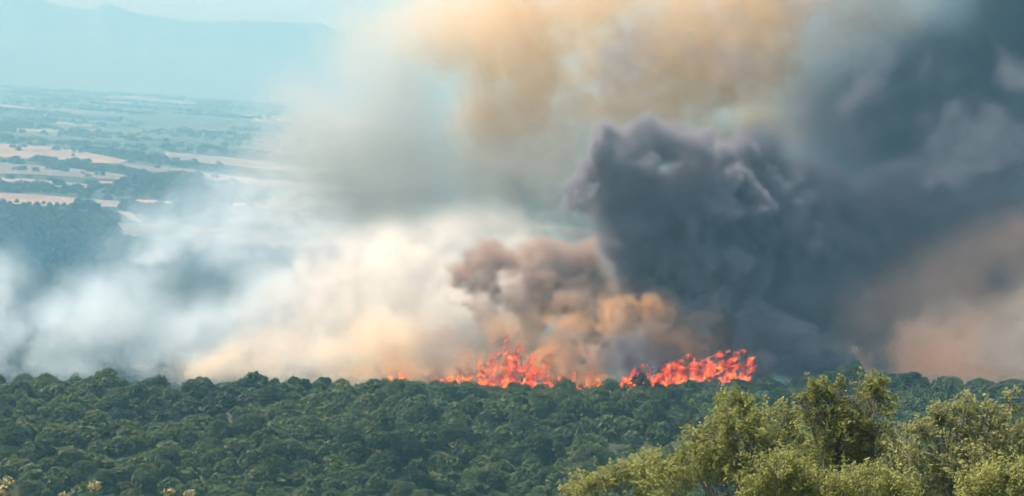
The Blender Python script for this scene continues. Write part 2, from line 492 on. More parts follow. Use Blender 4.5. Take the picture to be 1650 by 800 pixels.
def near_tree(name, label, lobes, Y, mat, n_leaf, leaf, group=None, bark=M_GREYBARK, thin=1.0, twigs=40):
    """lobes: (px, py, rpx) circles of the crown outline in the photograph; the crown is as deep as wide"""
    rng = np.random.RandomState(int(lobes[0][0] * 7 + lobes[0][1]))
    s = Y / F_PX
    cx = np.mean([l[0] for l in lobes])
    L3 = []
    for px, py, rp in lobes:
        for dy in (-.45, .45):
            yy = Y + rng.uniform(-1, 1) * .35 + dy * rp * s * 1.4
            p = at(px + rng.uniform(-6, 6), py + rng.uniform(-4, 4), yy)
            L3.append((*p, rp * s * rng.uniform(.85, 1.0)))
    L3 = np.array(L3)
    low = L3[:, 2].min()
    bx, by = at(cx, 800, Y).x, Y
    gz = float(ground_z(bx, by))
    base = np.array([bx, by, gz - 0.15])
    root = bpy.data.objects.new(name, None); root.location = base; root.empty_display_size = .4
    link(root); tag(root, label, 'tree', group)
    # trunk and limbs reach every lobe
    parts = []
    fork = base + np.array([rng.uniform(-.2, .2), 0, max(0.8, (low - gz) * 0.55)])
    parts.append(tube([base, (base + fork) / 2 + rng.normal(size=3) * .06, fork], [.16, .13, .10], 8))
    tips = []
    for l in L3:
        e = l[:3] + rng.normal(size=3) * .1 * l[3]
        mid = (fork + e) / 2 + rng.normal(size=3) * .22
        mid[2] += .15
        parts.append(tube([fork, mid, e, e + unit(e - mid) * l[3] * .7], [.065, .042, .018, .005], 6))
        tips.append(e)
    for _ in range(twigs):
        l = L3[rng.randint(len(L3))]
        d = unit(rng.normal(size=3)); d[2] = abs(d[2]) * .8
        a = l[:3]; e = a + d * l[3] * rng.uniform(.8, 1.12)
        parts.append(tube([a, (a + e) / 2 + rng.normal(size=3) * .07, e], [.02, .012, .004], 4))
    def link_trunk(me):
        o = link(bpy.data.objects.new('trunk', me), root)
        o.matrix_parent_inverse = Matrix.Translation(-Vector(base))
    # leaves gather in sprays round twig ends
    w = L3[:, 3] ** 2; w /= w.sum()
    per = 30
    ns = int(n_leaf / per)
    idx = rng.choice(len(L3), ns, p=w)
    d = unit(rng.normal(size=(ns, 3)))
    st = L3[idx, :3] + d * (L3[idx, 3] * rng.uniform(.15, .8, ns))[:, None]
    gd = unit(d * .55 + np.array([0, 0, .75]) + rng.normal(size=(ns, 3)) * .38)
    ln = np.minimum(rng.uniform(.35, .85, ns), L3[idx, 3] * 1.1 + .12)
    sel = np.repeat(np.arange(ns), per)
    t = rng.uniform(.05, 1.0, len(sel)) ** .8
    p = st[sel] + gd[sel] * (ln[sel] * t)[:, None] + rng.normal(size=(len(sel), 3)) * (.085 * (1.15 - .7 * t))[:, None]
    keep = rng.rand(len(p)) < thin
    p, nd = p[keep], unit(gd[sel] * .5 + rng.normal(size=(len(sel), 3)))[keep]
    for q in range(0, ns, 5):
        parts.append(tube([st[q], st[q] + gd[q] * ln[q] * .8], [.010, .004], 4))
    t_ = np_mesh('trunk', *join(parts), bark)
    link_trunk(t_)
    v, f = leaf_quads(p, nd * .7 + np.array([0, 0, .9]), leaf, rng, .75, .55)
    cr = link(bpy.data.objects.new('crown', np_mesh('crown', v, f, mat)), root)
    cr.matrix_parent_inverse = Matrix.Translation(-Vector(base))
    return root

near_tree('broadleaf_tree', 'full yellow green tree with a high pointed crown, left of the forked one', [(1180, 672, 34), (1150, 712, 44), (1210, 705, 50), (1265, 690, 30), (1285, 730, 45), (1120, 755, 55), (1190, 765, 65), (1250, 780, 60), (1080, 785, 50), (1235, 728, 40), (1180, 645, 15), (1200, 656, 14), (1164, 662, 13), (1262, 667, 14), (1276, 678, 12), (1228, 676, 13), (1112, 706, 14)], 52, M_OLIVE, 19000, .135)
near_tree('broadleaf_tree', 'tall yellow green tree with twin leafy spires', [(1320, 650, 28), (1312, 680, 34), (1350, 674, 22), (1376, 694, 32), (1404, 632, 22), (1410, 658, 26), (1340, 720, 46), (1400, 722, 44), (1370, 770, 60), (1300, 775, 40), (1310, 631, 14), (1332, 642, 12), (1352, 634, 12), (1374, 650, 12), (1392, 617, 13), (1414, 622, 14), (1428, 640, 12), (1297, 652, 11)], 48, M_OLIVE, 15000, .13)
near_tree('broadleaf_tree', 'thin crowned grey green tree with bare pale branches showing', [(1518, 682, 20), (1560, 670, 17), (1545, 714, 36), (1590, 676, 17), (1622, 674, 19), (1628, 646, 9), (1600, 712, 36), (1490, 702, 24), (1470, 740, 38), (1560, 755, 60), (1625, 750, 34), (1500, 780, 50), (1508, 666, 10), (1536, 662, 10), (1560, 652, 10), (1586, 658, 10), (1632, 662, 11), (1480, 690, 10)], 46, M_OLIVE2, 17000, .125, thin=.7, twigs=110)
near_tree('broadleaf_tree', 'low grey green tree between the twin spires and the bare branches', [(1440, 706, 20), (1430, 735, 34), (1460, 765, 38), (1420, 780, 44)], 55, M_OLIVE2, 8000, .115, twigs=60)
near_tree('broadleaf_tree', 'bright yellow green treetop beside the forest edge', [(945, 787, 26), (985, 780, 24), (1020, 770, 28), (1045, 752, 24), (1060, 790, 34), (920, 800, 22)], 60, M_OLIVE, 9000, .12)
near_tree('broadleaf_tree', 'tree at the slope edge with its crown running out of view', [(1652, 712, 20), (1672, 740, 40), (1690, 700, 40), (1660, 775, 30)], 44, M_OLIVE2, 7000, .11)
for lob, Y, lab in (([(1250, 762, 30), (1290, 790, 34), (1225, 798, 30)], 40, 'leafy olive green bush in front of the pointed tree'),
                    ([(1390, 790, 34), (1440, 800, 34), (1350, 803, 30)], 40, 'leafy olive green bush below the twin spires'),
                    ([(1620, 782, 36), (1580, 800, 34), (1650, 800, 30)], 38, 'bright leafy bush below the bare branches')):
    o = near_tree('leafy_bush', lab, lob, Y, M_OLIVE, 6000, .10, twigs=20)
    o['category'] = 'bush'

# shrub tips near the photographer
M_TIP = foliage_mat('pale_yellow_shrub_leaves', (.30, .27, .12), (.48, .45, .24), (.66, .63, .42), 0.3, 9, 0.5)
def shrub(label, tips, Y):
    rng = np.random.RandomState(int(tips[0][0]) + 77)
    s = Y / F_PX
    b0 = at(tips[0][0], tips[0][1], Y)
    base = np.array([b0.x, Y, float(ground_z(b0.x, Y)) - .05])
    root = bpy.data.objects.new('flowering_shrub', None); root.location = base; root.empty_display_size = .2
    link(root); tag(root, label, 'shrub', None)
    stems, P, D = [], [], []
    for px, py, rp in tips:
        e = np.array(at(px, py, Y + rng.uniform(-.15, .15))[:])
        mid = (base + e) / 2 + rng.normal(size=3) * .05
        stems.append(tube([base, mid, e], [.012, .008, .003], 5))
        for _ in range(3):
            q = mid + (e - mid) * rng.uniform(.4, .95)
            e2 = q + unit(rng.normal(size=3) + np.array([0, 0, .8])) * rp * s * 1.0
            stems.append(tube([q, e2], [.004, .002], 4))
        n = 60
        d = unit(rng.normal(size=(n, 3)))
        P.append(e + d * (rp * s * rng.uniform(.2, 1, n) ** .6)[:, None] * np.array([1, 1, .8])); D.append(d)
        n = 240                                     # leafy stem below the tip
        t = rng.uniform(0.15, .9, n)[:, None]
        P.append(base + (e - base) * t + rng.normal(size=(n, 3)) * rp * s * .9); D.append(unit(rng.normal(size=(n, 3))))
    st = link(bpy.data.objects.new('stem', np_mesh('stem', *join(stems), M_BARK)), root)
    st.matrix_parent_inverse = Matrix.Translation(-Vector(base))
    v, f = leaf_quads(np.concatenate(P), np.concatenate(D), .035, rng, .5, .6)
    fo = link(bpy.data.objects.new('foliage', np_mesh('foliage', v, f, M_TIP)), root)
    fo.matrix_parent_inverse = Matrix.Translation(-Vector(base))
shrub('pale shrub tip with upright whitish leaves, alone at the corner', [(12, 776, 13), (4, 792, 12)], 12.5)
shrub('shrub with one taller flat yellow flower head', [(152, 783, 12), (104, 801, 12)], 12.0)
shrub('shrub with two low yellow flower heads side by side', [(272, 793, 9), (306, 797, 11)], 12.0)

# ------------------------------------------------------------------ trees, hedges and houses on the plain
def far_clump(rng, n, leaf):
    d = unit(rng.normal(size=(n, 3))); d[:, 2] = np.abs(d[:, 2])
    p = d * rng.uniform(.7, 1.05, n)[:, None] * np.array([1, 1, .95]); p[:, 2] += .12
    return leaf_quads(p, d, leaf, rng, .5, .9)
M_FAR = foliage_mat('far_woodland_leaves', (.016, .030, .020), (.028, .046, .030), (.045, .066, .038), .2, .01)
FARC = [np_mesh('crown', *far_clump(np.random.RandomState(900 + k), 220, .42), M_FAR) for k in range(4)]
rng = np.random.RandomState(31)
for px, py, w in [(5, 326, 12), (16, 329, 9), (27, 325, 7), (38, 330, 10), (47, 328, 8), (60, 330, 12), (70, 327, 7), (80, 331, 10), (92, 332, 9), (103, 331, 8), (126, 326, 15), (134, 331, 12), (146, 334, 9), (30, 240, 9), (88, 260, 9), (118, 250, 6), (222, 330, 8), (240, 331, 9)]:
    p = at_z(px, py + w * .35, PLAIN_Z)
    r = w * p.y / F_PX / 2
    root = bpy.data.objects.new('field_tree', None); root.location = p; root.scale = (r, r, r * rng.uniform(1.3, 1.8)); root.rotation_euler.z = rng.uniform(0, 6)
    link(root); tag(root, 'dark tree standing on the long pinkish stubble field' if py < 280 else 'dark tree beside the long low white shed' if px > 200 else 'dark tree in the row edging the orange tan field', 'tree', 'trees along the fields of the plain')
    link(bpy.data.objects.new('crown', FARC[rng.randint(4)]), root)
    link(bpy.data.objects.new('trunk', TRUNKS[rng.randint(3)]), root)

def far_wood():
    rng = np.random.RandomState(41)
    P = []
    def belt(pts, n, w, size):
        pts = [at_z(a, b, PLAIN_Z) for a, b in pts]
        for _ in range(n):
            k = rng.randint(len(pts) - 1); t = rng.rand()
            q = pts[k].lerp(pts[k + 1], t)
            P.append((q.x + rng.normal() * w, q.y + rng.normal() * w * 3, size * rng.uniform(.6, 1.4)))
    belt([(-60, 297), (0, 301), (60, 305), (130, 309)], 170, 10, 7)
    belt([(0, 262), (100, 264), (190, 268)], 120, 12, 8)
    belt([(130, 244), (250, 258), (420, 282), (520, 296)], 260, 12, 8)
    belt([(80, 266), (220, 280), (330, 296)], 260, 26, 8)
    belt([(120, 334), (210, 337), (300, 345), (420, 352)], 160, 14, 6)
    belt([(180, 305), (300, 315), (420, 325)], 140, 30, 6)
    # hedges and woods scattered over the whole plain, lying along the run of the fields
    for _ in range(300):
        y = 2300 * math.exp(rng.uniform(0, 1.18)); x = rng.uniform(-.36, .25) * y
        L_ = rng.uniform(40, 420) * (y / 5000) ** .5; n = int(L_ / 16) + 2
        for j in range(n):
            t = (j / n - .5) * L_
            P.append((x + t + rng.normal() * 5, y - .22 * t + rng.normal() * 30, rng.uniform(4, 9) * (y / 4000) ** .25))
    # the wood below the ridge, seen through gaps in the white smoke
    edge = at_z(0, 342, PLAIN_Z).y
    for _ in range(9000):
        y = rng.uniform(1150, edge); x = rng.uniform(-.38, .36) * y
        if y > edge - 260 - 900 * max(0, x / y + .15) + 500 * float(vnoise2(np.array(x / 160), np.array(y / 160), 61)) and x / y > -.25:
            continue
        P.append((x, y - .05 * x, rng.uniform(5, 9)))
    for _ in range(5200):                            # the slope falling away behind the ridge
        y = rng.uniform(560, 1160); x = rng.uniform(-.4, .4) * y
        P.append((x, y, rng.uniform(3, 5.5)))
    inv = CAM_M.inverted()
    def hides_field(x, y, s):
        q = inv @ Vector((x, y, PLAIN_Z))
        px, py = 825 - q.x / q.z * F_PX, 400 + q.y / q.z * F_PX
        top = s * 1.1 / y * F_PX
        for poly, _, _ in FIELDS:
            for k in (0, .5, 1):
                yy, c = py - top * k, False
                for (x0, y0), (x1, y1) in zip(poly, poly[1:] + poly[:1]):
                    if (y0 > yy) != (y1 > yy) and px < (x1 - x0) * (yy - y0) / (y1 - y0) + x0:
                        c = not c
                if c:
                    return True
        return False
    P = [q for q in P if q[1] < 1900 or rng.rand() < .13 or not hides_field(*q)]
    V, F, off = [], [], 0
    protos = [far_clump(np.random.RandomState(700 + k), 44, .72) for k in range(6)]
    for x, y, s in P:
        v, f = protos[rng.randint(6)]
        z = float(ground_z(x, y)) if y < 1200 else PLAIN_Z
        V.append(v * s + np.array([x, y, z])); F.append(f + off); off += len(v)
    o = link(bpy.data.objects.new('far_woodland', np_mesh('far_woodland', np.concatenate(V), np.concatenate(F), M_FAR)))
    tag(o, 'hedges and blue hazy woods spread over the far plain', 'woodland', kind='stuff')
far_wood()

M_WALL = plain_mat('white_limewash_wall', (.78, .76, .70), var=.06, scale=.3)
M_ROOF = plain_mat('faded_clay_roof', (.36, .20, .13), var=.2, scale=.6)
M_GLASS = plain_mat('dark_window_glass', (.03, .035, .04), rough=.15, var=.1)
def box(x0, x1, y0, y1, z0, z1):
    v = np.array([(x, y, z) for x in (x0, x1) for y in (y0, y1) for z in (z0, z1)], float)
    f = np.array([[0, 1, 3, 2], [4, 6, 7, 5], [0, 4, 5, 1], [2, 3, 7, 6], [0, 2, 6, 4], [1, 5, 7, 3]])
    return v, f
def farmhouse(px, py, w, d, h, label, roof=True, rz=.2):
    p = at_z(px, py, PLAIN_Z)
    root = bpy.data.objects.new('farmhouse', None); root.location = p; root.rotation_euler.z = rz
    link(root); tag(root, label, 'house')
    link(bpy.data.objects.new('wall', np_mesh('wall', *box(-w / 2, w / 2, -d / 2, d / 2, -.5, h), M_WALL)), root)
    e, rh = .5, d * .22
    v = np.array([(-w / 2 - e, -d / 2 - e, h - .1), (w / 2 + e, -d / 2 - e, h - .1), (w / 2 + e, d / 2 + e, h - .1), (-w / 2 - e, d / 2 + e, h - .1), (-w / 2 - e, 0, h + rh), (w / 2 + e, 0, h + rh)])
    me = bpy.data.meshes.new('roof'); me.from_pydata(v.tolist(), [], [[0, 1, 5, 4], [2, 3, 4, 5], [0, 4, 3], [1, 2, 5], [0, 3, 2, 1]]); me.materials.append(M_ROOF)
    link(bpy.data.objects.new('roof', me), root)
    wm = np_mesh('window', *box(-.6, .6, -.1, .1, 0, 1.3), M_GLASS)
    for k in range(max(2, int(w / 4))):
        o = link(bpy.data.objects.new('window', wm), root)
        o.location = (-w / 2 + (k + .5) * w / max(2, int(w / 4)), -d / 2 - .03, h * .45)
farmhouse(386, 337, 16, 9, 6, 'white farmhouse half hidden in blue smoke on the plain')
farmhouse(250, 331, 46, 10, 4, 'long low white farm shed beside a dark tree', rz=-.05)
farmhouse(168, 300, 22, 9, 5, 'small pale house behind the thin field strip')

print('geometry', round(time.time() - T0, 1))
# ------------------------------------------------------------------ flames along the ridge
def flame_mat():
    m, N, L = new_mat('fire')
    for n in list(N):
        if n.type != 'OUTPUT_MATERIAL':
            N.remove(n)
    tc = N.new('ShaderNodeTexCoord')
    at_ = N.new('ShaderNodeAttribute'); at_.attribute_name = 'heat'
    n1 = N.new('ShaderNodeTexNoise'); n1.inputs['Scale'].default_value = .36; n1.inputs['Detail'].default_value = 3; n1.inputs['Roughness'].default_value = .55
    L.new(tc.outputs['Object'], n1.inputs['Vector'])
    mr0 = N.new('ShaderNodeMapRange'); mr0.inputs['From Min'].default_value = .33; mr0.inputs['From Max'].default_value = .67
    mr0.inputs['To Min'].default_value = -.1; mr0.inputs['To Max'].default_value = .75
    L.new(n1.outputs['Fac'], mr0.inputs['Value'])
    ad = N.new('ShaderNodeMath'); ad.operation = 'MULTIPLY_ADD'; L.new(at_.outputs['Fac'], ad.inputs[0]); ad.inputs[1].default_value = 1.0
    L.new(mr0.outputs[0], ad.inputs[2])
    rp = ramp(N, [(.05, (.10, .008, .004)), (.28, (.55, .030, .014)), (.5, (.95, .085, .018)), (.74, (1.0, .23, .035)), (1.0, (1.0, .52, .10))])
    L.new(ad.outputs[0], rp.inputs[0])
    em = N.new('ShaderNodeEmission'); L.new(rp.outputs[0], em.inputs['Color']); 
    ms = N.new('ShaderNodeMapRange'); ms.inputs['From Min'].default_value = .1; ms.inputs['From Max'].default_value = 1.0; ms.inputs['To Min'].default_value = .7; ms.inputs['To Max'].default_value = 1.9
    L.new(ad.outputs[0], ms.inputs['Value']); L.new(ms.outputs[0], em.inputs['Strength'])
    tr = N.new('ShaderNodeBsdfTransparent')
    n2 = N.new('ShaderNodeTexNoise'); n2.inputs['Scale'].default_value = .6; n2.inputs['Detail'].default_value = 5
    L.new(tc.outputs['Object'], n2.inputs['Vector'])
    s2 = N.new('ShaderNodeMath'); s2.operation = 'MULTIPLY_ADD'; L.new(at_.outputs['Fac'], s2.inputs[0]); s2.inputs[1].default_value = .45; L.new(n2.outputs['Fac'], s2.inputs[2])
    mr = N.new('ShaderNodeMapRange'); mr.inputs['From Min'].default_value = .48; mr.inputs['From Max'].default_value = .74
    L.new(s2.outputs[0], mr.inputs['Value'])
    mix = N.new('ShaderNodeMixShader'); L.new(mr.outputs[0], mix.inputs[0]); L.new(tr.outputs[0], mix.inputs[1]); L.new(em.outputs[0], mix.inputs[2])
    L.new(mix.outputs[0], N['Material Output'].inputs['Surface'])
    return m
M_FIRE = flame_mat()

def flame(label, x0, x1, base_py, top_py, Y, n, lean, bonus=0.0):
    """a stand of wind-bent tongues of fire between two points on the ridge"""
    Y += 6
    rng = np.random.RandomState(int(x0))
    s = Y / F_PX
    c = at((x0 + x1) / 2, base_py, Y)
    V, F, H, off = [], [], [], 0
    for k in range(int(n * .7)):
        fx = rng.uniform(0, 1)
        px = x0 + (x1 - x0) * fx
        bell = .3 + .7 * abs(math.sin(2.6 * math.pi * fx + x0)) ** .7
        h = (base_py - top_py) * s * rng.uniform(.3, 1.12) ** .8 * bell
        lift = rng.uniform(0, .55) * (base_py - top_py) * s * bell if rng.rand() < .3 else 0
        p = np.array(at(px, base_py + rng.uniform(-3, 9), Y + rng.uniform(-3, 3))[:]) + np.array([lean * lift, 0, lift])
        w = h * rng.uniform(.09, .24) + .25
        m = 10
        ph, am, ln = rng.uniform(0, 6), rng.uniform(.06, .2) * h, lean + rng.normal() * .3
        hot = rng.uniform(.35, 1.1) + bonus
        path, rad, heat = [], [], []
        for i in range(m):
            t = i / (m - 1)
            path.append(p + np.array([ln * h * t ** 1.3 + am * math.sin(ph + 6 * t) * t, am * math.cos(ph + 5 * t) * t, h * t * (1 - .25 * abs(ln) * t)]))
            rad.append(max(.02, w * (math.sin(math.pi * min(1, .12 + t * .88)) ** .7) * (1 - .5 * t) * rng.uniform(.6, 1.3)))
            heat.append((1 - t) ** .8 * hot * .6)
        v, f = tube(path, rad, 8)
        v = v + rng.normal(size=v.shape) * .12
        V.append(v - np.array(c[:])); F.append(f + off); off += len(v); H += list(np.repeat(heat, 8))
    me = np_mesh('flame', np.concatenate(V), np.concatenate(F), M_FIRE, True)
    a = me.attributes.new('heat', 'FLOAT', 'POINT'); a.data.foreach_set('value', np.array(H, np.float32))
    o = link(bpy.data.objects.new('flame', me)); o.location = c
    tag(o, label, 'flame', 'flames of the fire line')
flame('small pink red flame at the left end of the fire line', 690, 755, 618, 588, 456, 20, .3, .4)
flame('tall orange flame with dark branches in front of it', 770, 850, 624, 552, 455, 44, .15, .55)
flame('narrow red flame licking up beside the tall orange one', 845, 880, 628, 566, 457, 18, .1)
flame('low red creeping flame joining the two tall stands', 880, 948, 634, 602, 450, 30, .3, .2)
flame('slanted red flame at the foot of the small black smoke puff', 985, 1035, 622, 576, 455, 22, .7, .1)
flame('scattered low flame behind the dark treetops', 935, 990, 632, 596, 450, 20, .5, .2)
flame('largest red flame bent over by the wind under the black smoke', 1045, 1125, 620, 538, 457, 48, .85)
flame('low bright flame along the ground in front of the largest one', 1044, 1120, 622, 598, 455, 24, .5, .3)
flame('last red flame fading into the black smoke', 1155, 1198, 614, 562, 459, 20, .5)
flame('short orange flame linking the left end to the tall orange flame', 742, 790, 620, 590, 456, 16, .2, .4)
flame('faint orange flame glimmering in the brown smoke', 626, 660, 612, 584, 462, 10, .2)

# ------------------------------------------------------------------ smoke: density grids built from puffs and noise
def interp_axis(n, m, phase):
    """(n, m+3) cubic-smooth interpolation weights from a lattice of m cells"""
    x = np.linspace(0, m - 1e-4, n) + phase
    i = np.floor(x).astype(int); t = x - i; t = t * t * t * (t * (t * 6 - 15) + 10)
    A = np.zeros((n, m + 3), np.float32)
    A[np.arange(n), i] = 1 - t; A[np.arange(n), i + 1] = t
    return A

class Smoke:
    made = 0
    def __init__(self, mn, mx, vox):
        Smoke.made += 1                 # no two grids share cell planes
        vox = vox * (1 + .0137 * Smoke.made)
        mn = [a - .37 * Smoke.made * (.6, .83, .71)[k] * vox % (3 * vox) for k, a in enumerate(mn)]
        self.mn, self.mx = np.array(mn, float), np.array(mx, float)
        self.shape = tuple(int(round((b - a) / vox)) + 1 for a, b in zip(mn, mx))
        self.mx = self.mn + (np.array(self.shape) - 1) * vox
        self.vox = vox
        self.ax = [self.mn[k] + vox * np.arange(self.shape[k], dtype=np.float32) for k in range(3)]
        self.d = np.zeros(self.shape, np.float32)
    def fbm(self, size, octaves, seed, gain=.5, stretch=(1, 1, 1)):
        rng = np.random.RandomState(seed)
        out = np.zeros(self.shape, np.float32); amp, tot = 1.0, 0
        for o in range(octaves):
            A = []
            for k in range(3):
                m = max(1, int(math.ceil((self.mx[k] - self.mn[k]) / (size * stretch[k]))))
                A.append(interp_axis(self.shape[k], m, rng.rand()))
            lat = rng.normal(size=tuple(a.shape[1] for a in A)).astype(np.float32)
            g = np.tensordot(A[0], lat, (1, 0)); g = np.tensordot(g, A[1], (1, 1)); g = np.tensordot(g, A[2], (1, 1))
            out += amp * g; tot += amp * amp; amp *= gain; size *= .5
            if size < self.vox * 1.2:
                break
        return out / math.sqrt(tot)
    def warp(self, field, amount, size, seed):
        """swirl a field by a smooth vector noise (nearest look-up)"""
        idx = []
        for k in range(3):
            n = self.fbm(size, 2, seed + k) * (amount / self.vox)
            base = np.arange(self.shape[k]).reshape([-1 if j == k else 1 for j in range(3)])
            idx.append(np.clip(np.rint(base + n), 0, self.shape[k] - 1).astype(np.int32))
        return field[idx[0], idx[1], idx[2]]
    def sub(self, c, ext):
        sl = []
        for k in range(3):
            a = int(max(0, math.floor((c[k] - ext[k] - self.mn[k]) / self.vox))); b = int(min(self.shape[k], math.ceil((c[k] + ext[k] - self.mn[k]) / self.vox) + 1))
            if b <= a:
                return None
            sl.append(slice(a, b))
        g = [((self.ax[k][sl[k]] - c[k]) / ext[k]).reshape([-1 if j == k else 1 for j in range(3)]) for k in range(3)]
        return tuple(sl), np.sqrt(g[0] ** 2 + g[1] ** 2 + g[2] ** 2)
    def puff(self, c, r, val=1.0, soft=.3):
        """hard-edged ball of smoke, union by maximum"""
        q = self.sub(c, (r, r, r))
        if q:
            sl, d = q
            self.d[sl] = np.maximum(self.d[sl], val * np.clip((1 - d) / soft, 0, 1))
    def cloud(self, c, ext, val):
        """soft ellipsoid, added up"""
        q = self.sub(c, tuple(1.6 * e for e in ext))
        if q:
            sl, d = q
            d = d * 1.6
            w = np.clip(1 - d / 1.6, 0, 1)
            self.d[sl] += val * np.exp(-1.6 * d * d) * np.minimum(1, w * 4)
    def cauliflower(self, c, r, rng, levels=3, val=1.0):
        self.puff(c, r, val, .35)
        if levels == 0:
            return
        for _ in range({3: 12, 2: 9, 1: 6}[levels]):
            dv = unit(rng.normal(size=3))
            rr = r * rng.uniform(.34, .52)
            self.cauliflower(np.asarray(c) + dv * (r * .82), rr, rng, levels - 1, val)

def smoke_object(name, label, S, mat, arr):
    arr = np.ascontiguousarray(np.maximum(arr, 0), np.float32)
    nx, ny, nz = arr.shape
    me = bpy.data.meshes.new(name); me.vertices.add(arr.size)
    co = np.empty((arr.size, 3), np.float32); co[:] = S.mn
    co[-1] = S.mx
    me.vertices.foreach_set('co', co.ravel())
    a = me.attributes.new('d', 'FLOAT', 'POINT'); a.data.foreach_set('value', arr.ravel())
    me.materials.append(mat)
    ob = link(bpy.data.objects.new(name, me))
    ng = bpy.data.node_groups.new(name, 'GeometryNodeTree')
    ng.interface.new_socket('Geometry', in_out='INPUT', socket_type='NodeSocketGeometry')
    ng.interface.new_socket('Geometry', in_out='OUTPUT', socket_type='NodeSocketGeometry')
    N, L = ng.nodes, ng.links
    gi, go = N.new('NodeGroupInput'), N.new('NodeGroupOutput')
    vc = N.new('GeometryNodeVolumeCube')
    vc.inputs['Min'].default_value = tuple(S.mn); vc.inputs['Max'].default_value = tuple(S.mx)
    for k, v in zip('XYZ', arr.shape):
        vc.inputs['Resolution ' + k].default_value = v
    pos = N.new('GeometryNodeInputPosition')
    def vm(op, a, b=None):
        n = N.new('ShaderNodeVectorMath'); n.operation = op
        L.new(a, n.inputs[0])
        if b is not None:
            n.inputs[1].default_value = b
        return n.outputs[0]
    p = vm('SUBTRACT', pos.outputs[0], tuple(S.mn))
    p = vm('MULTIPLY', p, tuple((s - 1) / (b - a) for s, a, b in zip(arr.shape, S.mn, S.mx)))
    p = vm('FLOOR', vm('ADD', p, (.5, .5, .5)))
    sep = N.new('ShaderNodeSeparateXYZ'); L.new(p, sep.inputs[0])
    def im(op, a, b):
        n = N.new('FunctionNodeIntegerMath'); n.operation = op
        L.new(a, n.inputs[0])
        if isinstance(b, int):
            n.inputs[1].default_value = b
        else:
            L.new(b, n.inputs[1])
        return n.outputs[0]
    ix = im('ADD', im('MULTIPLY', im('ADD', im('MULTIPLY', sep.outputs[0], ny), sep.outputs[1]), nz), sep.outputs[2])
    na = N.new('GeometryNodeInputNamedAttribute'); na.data_type = 'FLOAT'; na.inputs['Name'].default_value = 'd'
    si = N.new('GeometryNodeSampleIndex'); si.data_type = 'FLOAT'; si.domain = 'POINT'
    L.new(gi.outputs[0], si.inputs['Geometry']); L.new(na.outputs[0], si.inputs['Value']); L.new(ix, si.inputs['Index'])
    sm = N.new('GeometryNodeSetMaterial'); sm.inputs['Material'].default_value = mat
    L.new(si.outputs[0], vc.inputs['Density']); L.new(vc.outputs[0], sm.inputs['Geometry']); L.new(sm.outputs[0], go.inputs[0])
    ob.modifiers.new('smoke_density', 'NODES').node_group = ng
    tag(ob, label, 'smoke', kind='stuff')
    print(name, arr.shape, round(time.time() - T0, 1))
    return ob

def smoke_mat(name, color, absorb=(0, 0, 0), aniso=0.0, mult=1.0):
    m, N, L = new_mat(name)
    for n in list(N):
        if n.type != 'OUTPUT_MATERIAL':
            N.remove(n)
    pv = N.new('ShaderNodeVolumePrincipled')
    pv.inputs['Color'].default_value = (*color, 1)
    pv.inputs['Absorption Color'].default_value = (*absorb, 1)
    pv.inputs['Density Attribute'].default_value = 'density'
    pv.inputs['Density'].default_value = mult
    pv.inputs['Anisotropy'].default_value = aniso
    L.new(pv.outputs[0], N['Material Output'].inputs['Volume'])
    return m

def W(px, py, Y):
    return np.array(at(px, py, Y)[:])

def blobs(S, L_, kind='cloud', val=1.0, rng=None, levels=2):
    for b in L_:
        px, py, Y, rx = b[:4]
        s = Y / F_PX
        if kind == 'cloud':
            ry = b[4]; rz = b[5]; v = b[6] if len(b) > 6 else 1.0
            S.cloud(W(px, py, Y), (rx * s, rz, ry * s), v * val)
        else:
            S.cauliflower(W(px, py, Y), rx * s, rng, levels, val)

def grid_for(px0, px1, py0, py1, Y0, Y1, vox):
    c = [at(a, b, Y) for a in (px0, px1) for b in (py0, py1) for Y in (Y0, Y1)]
    mn = [min(p[k] for p in c) for k in range(3)]; mx = [max(p[k] for p in c) for k in range(3)]
    return Smoke(mn, mx, vox)

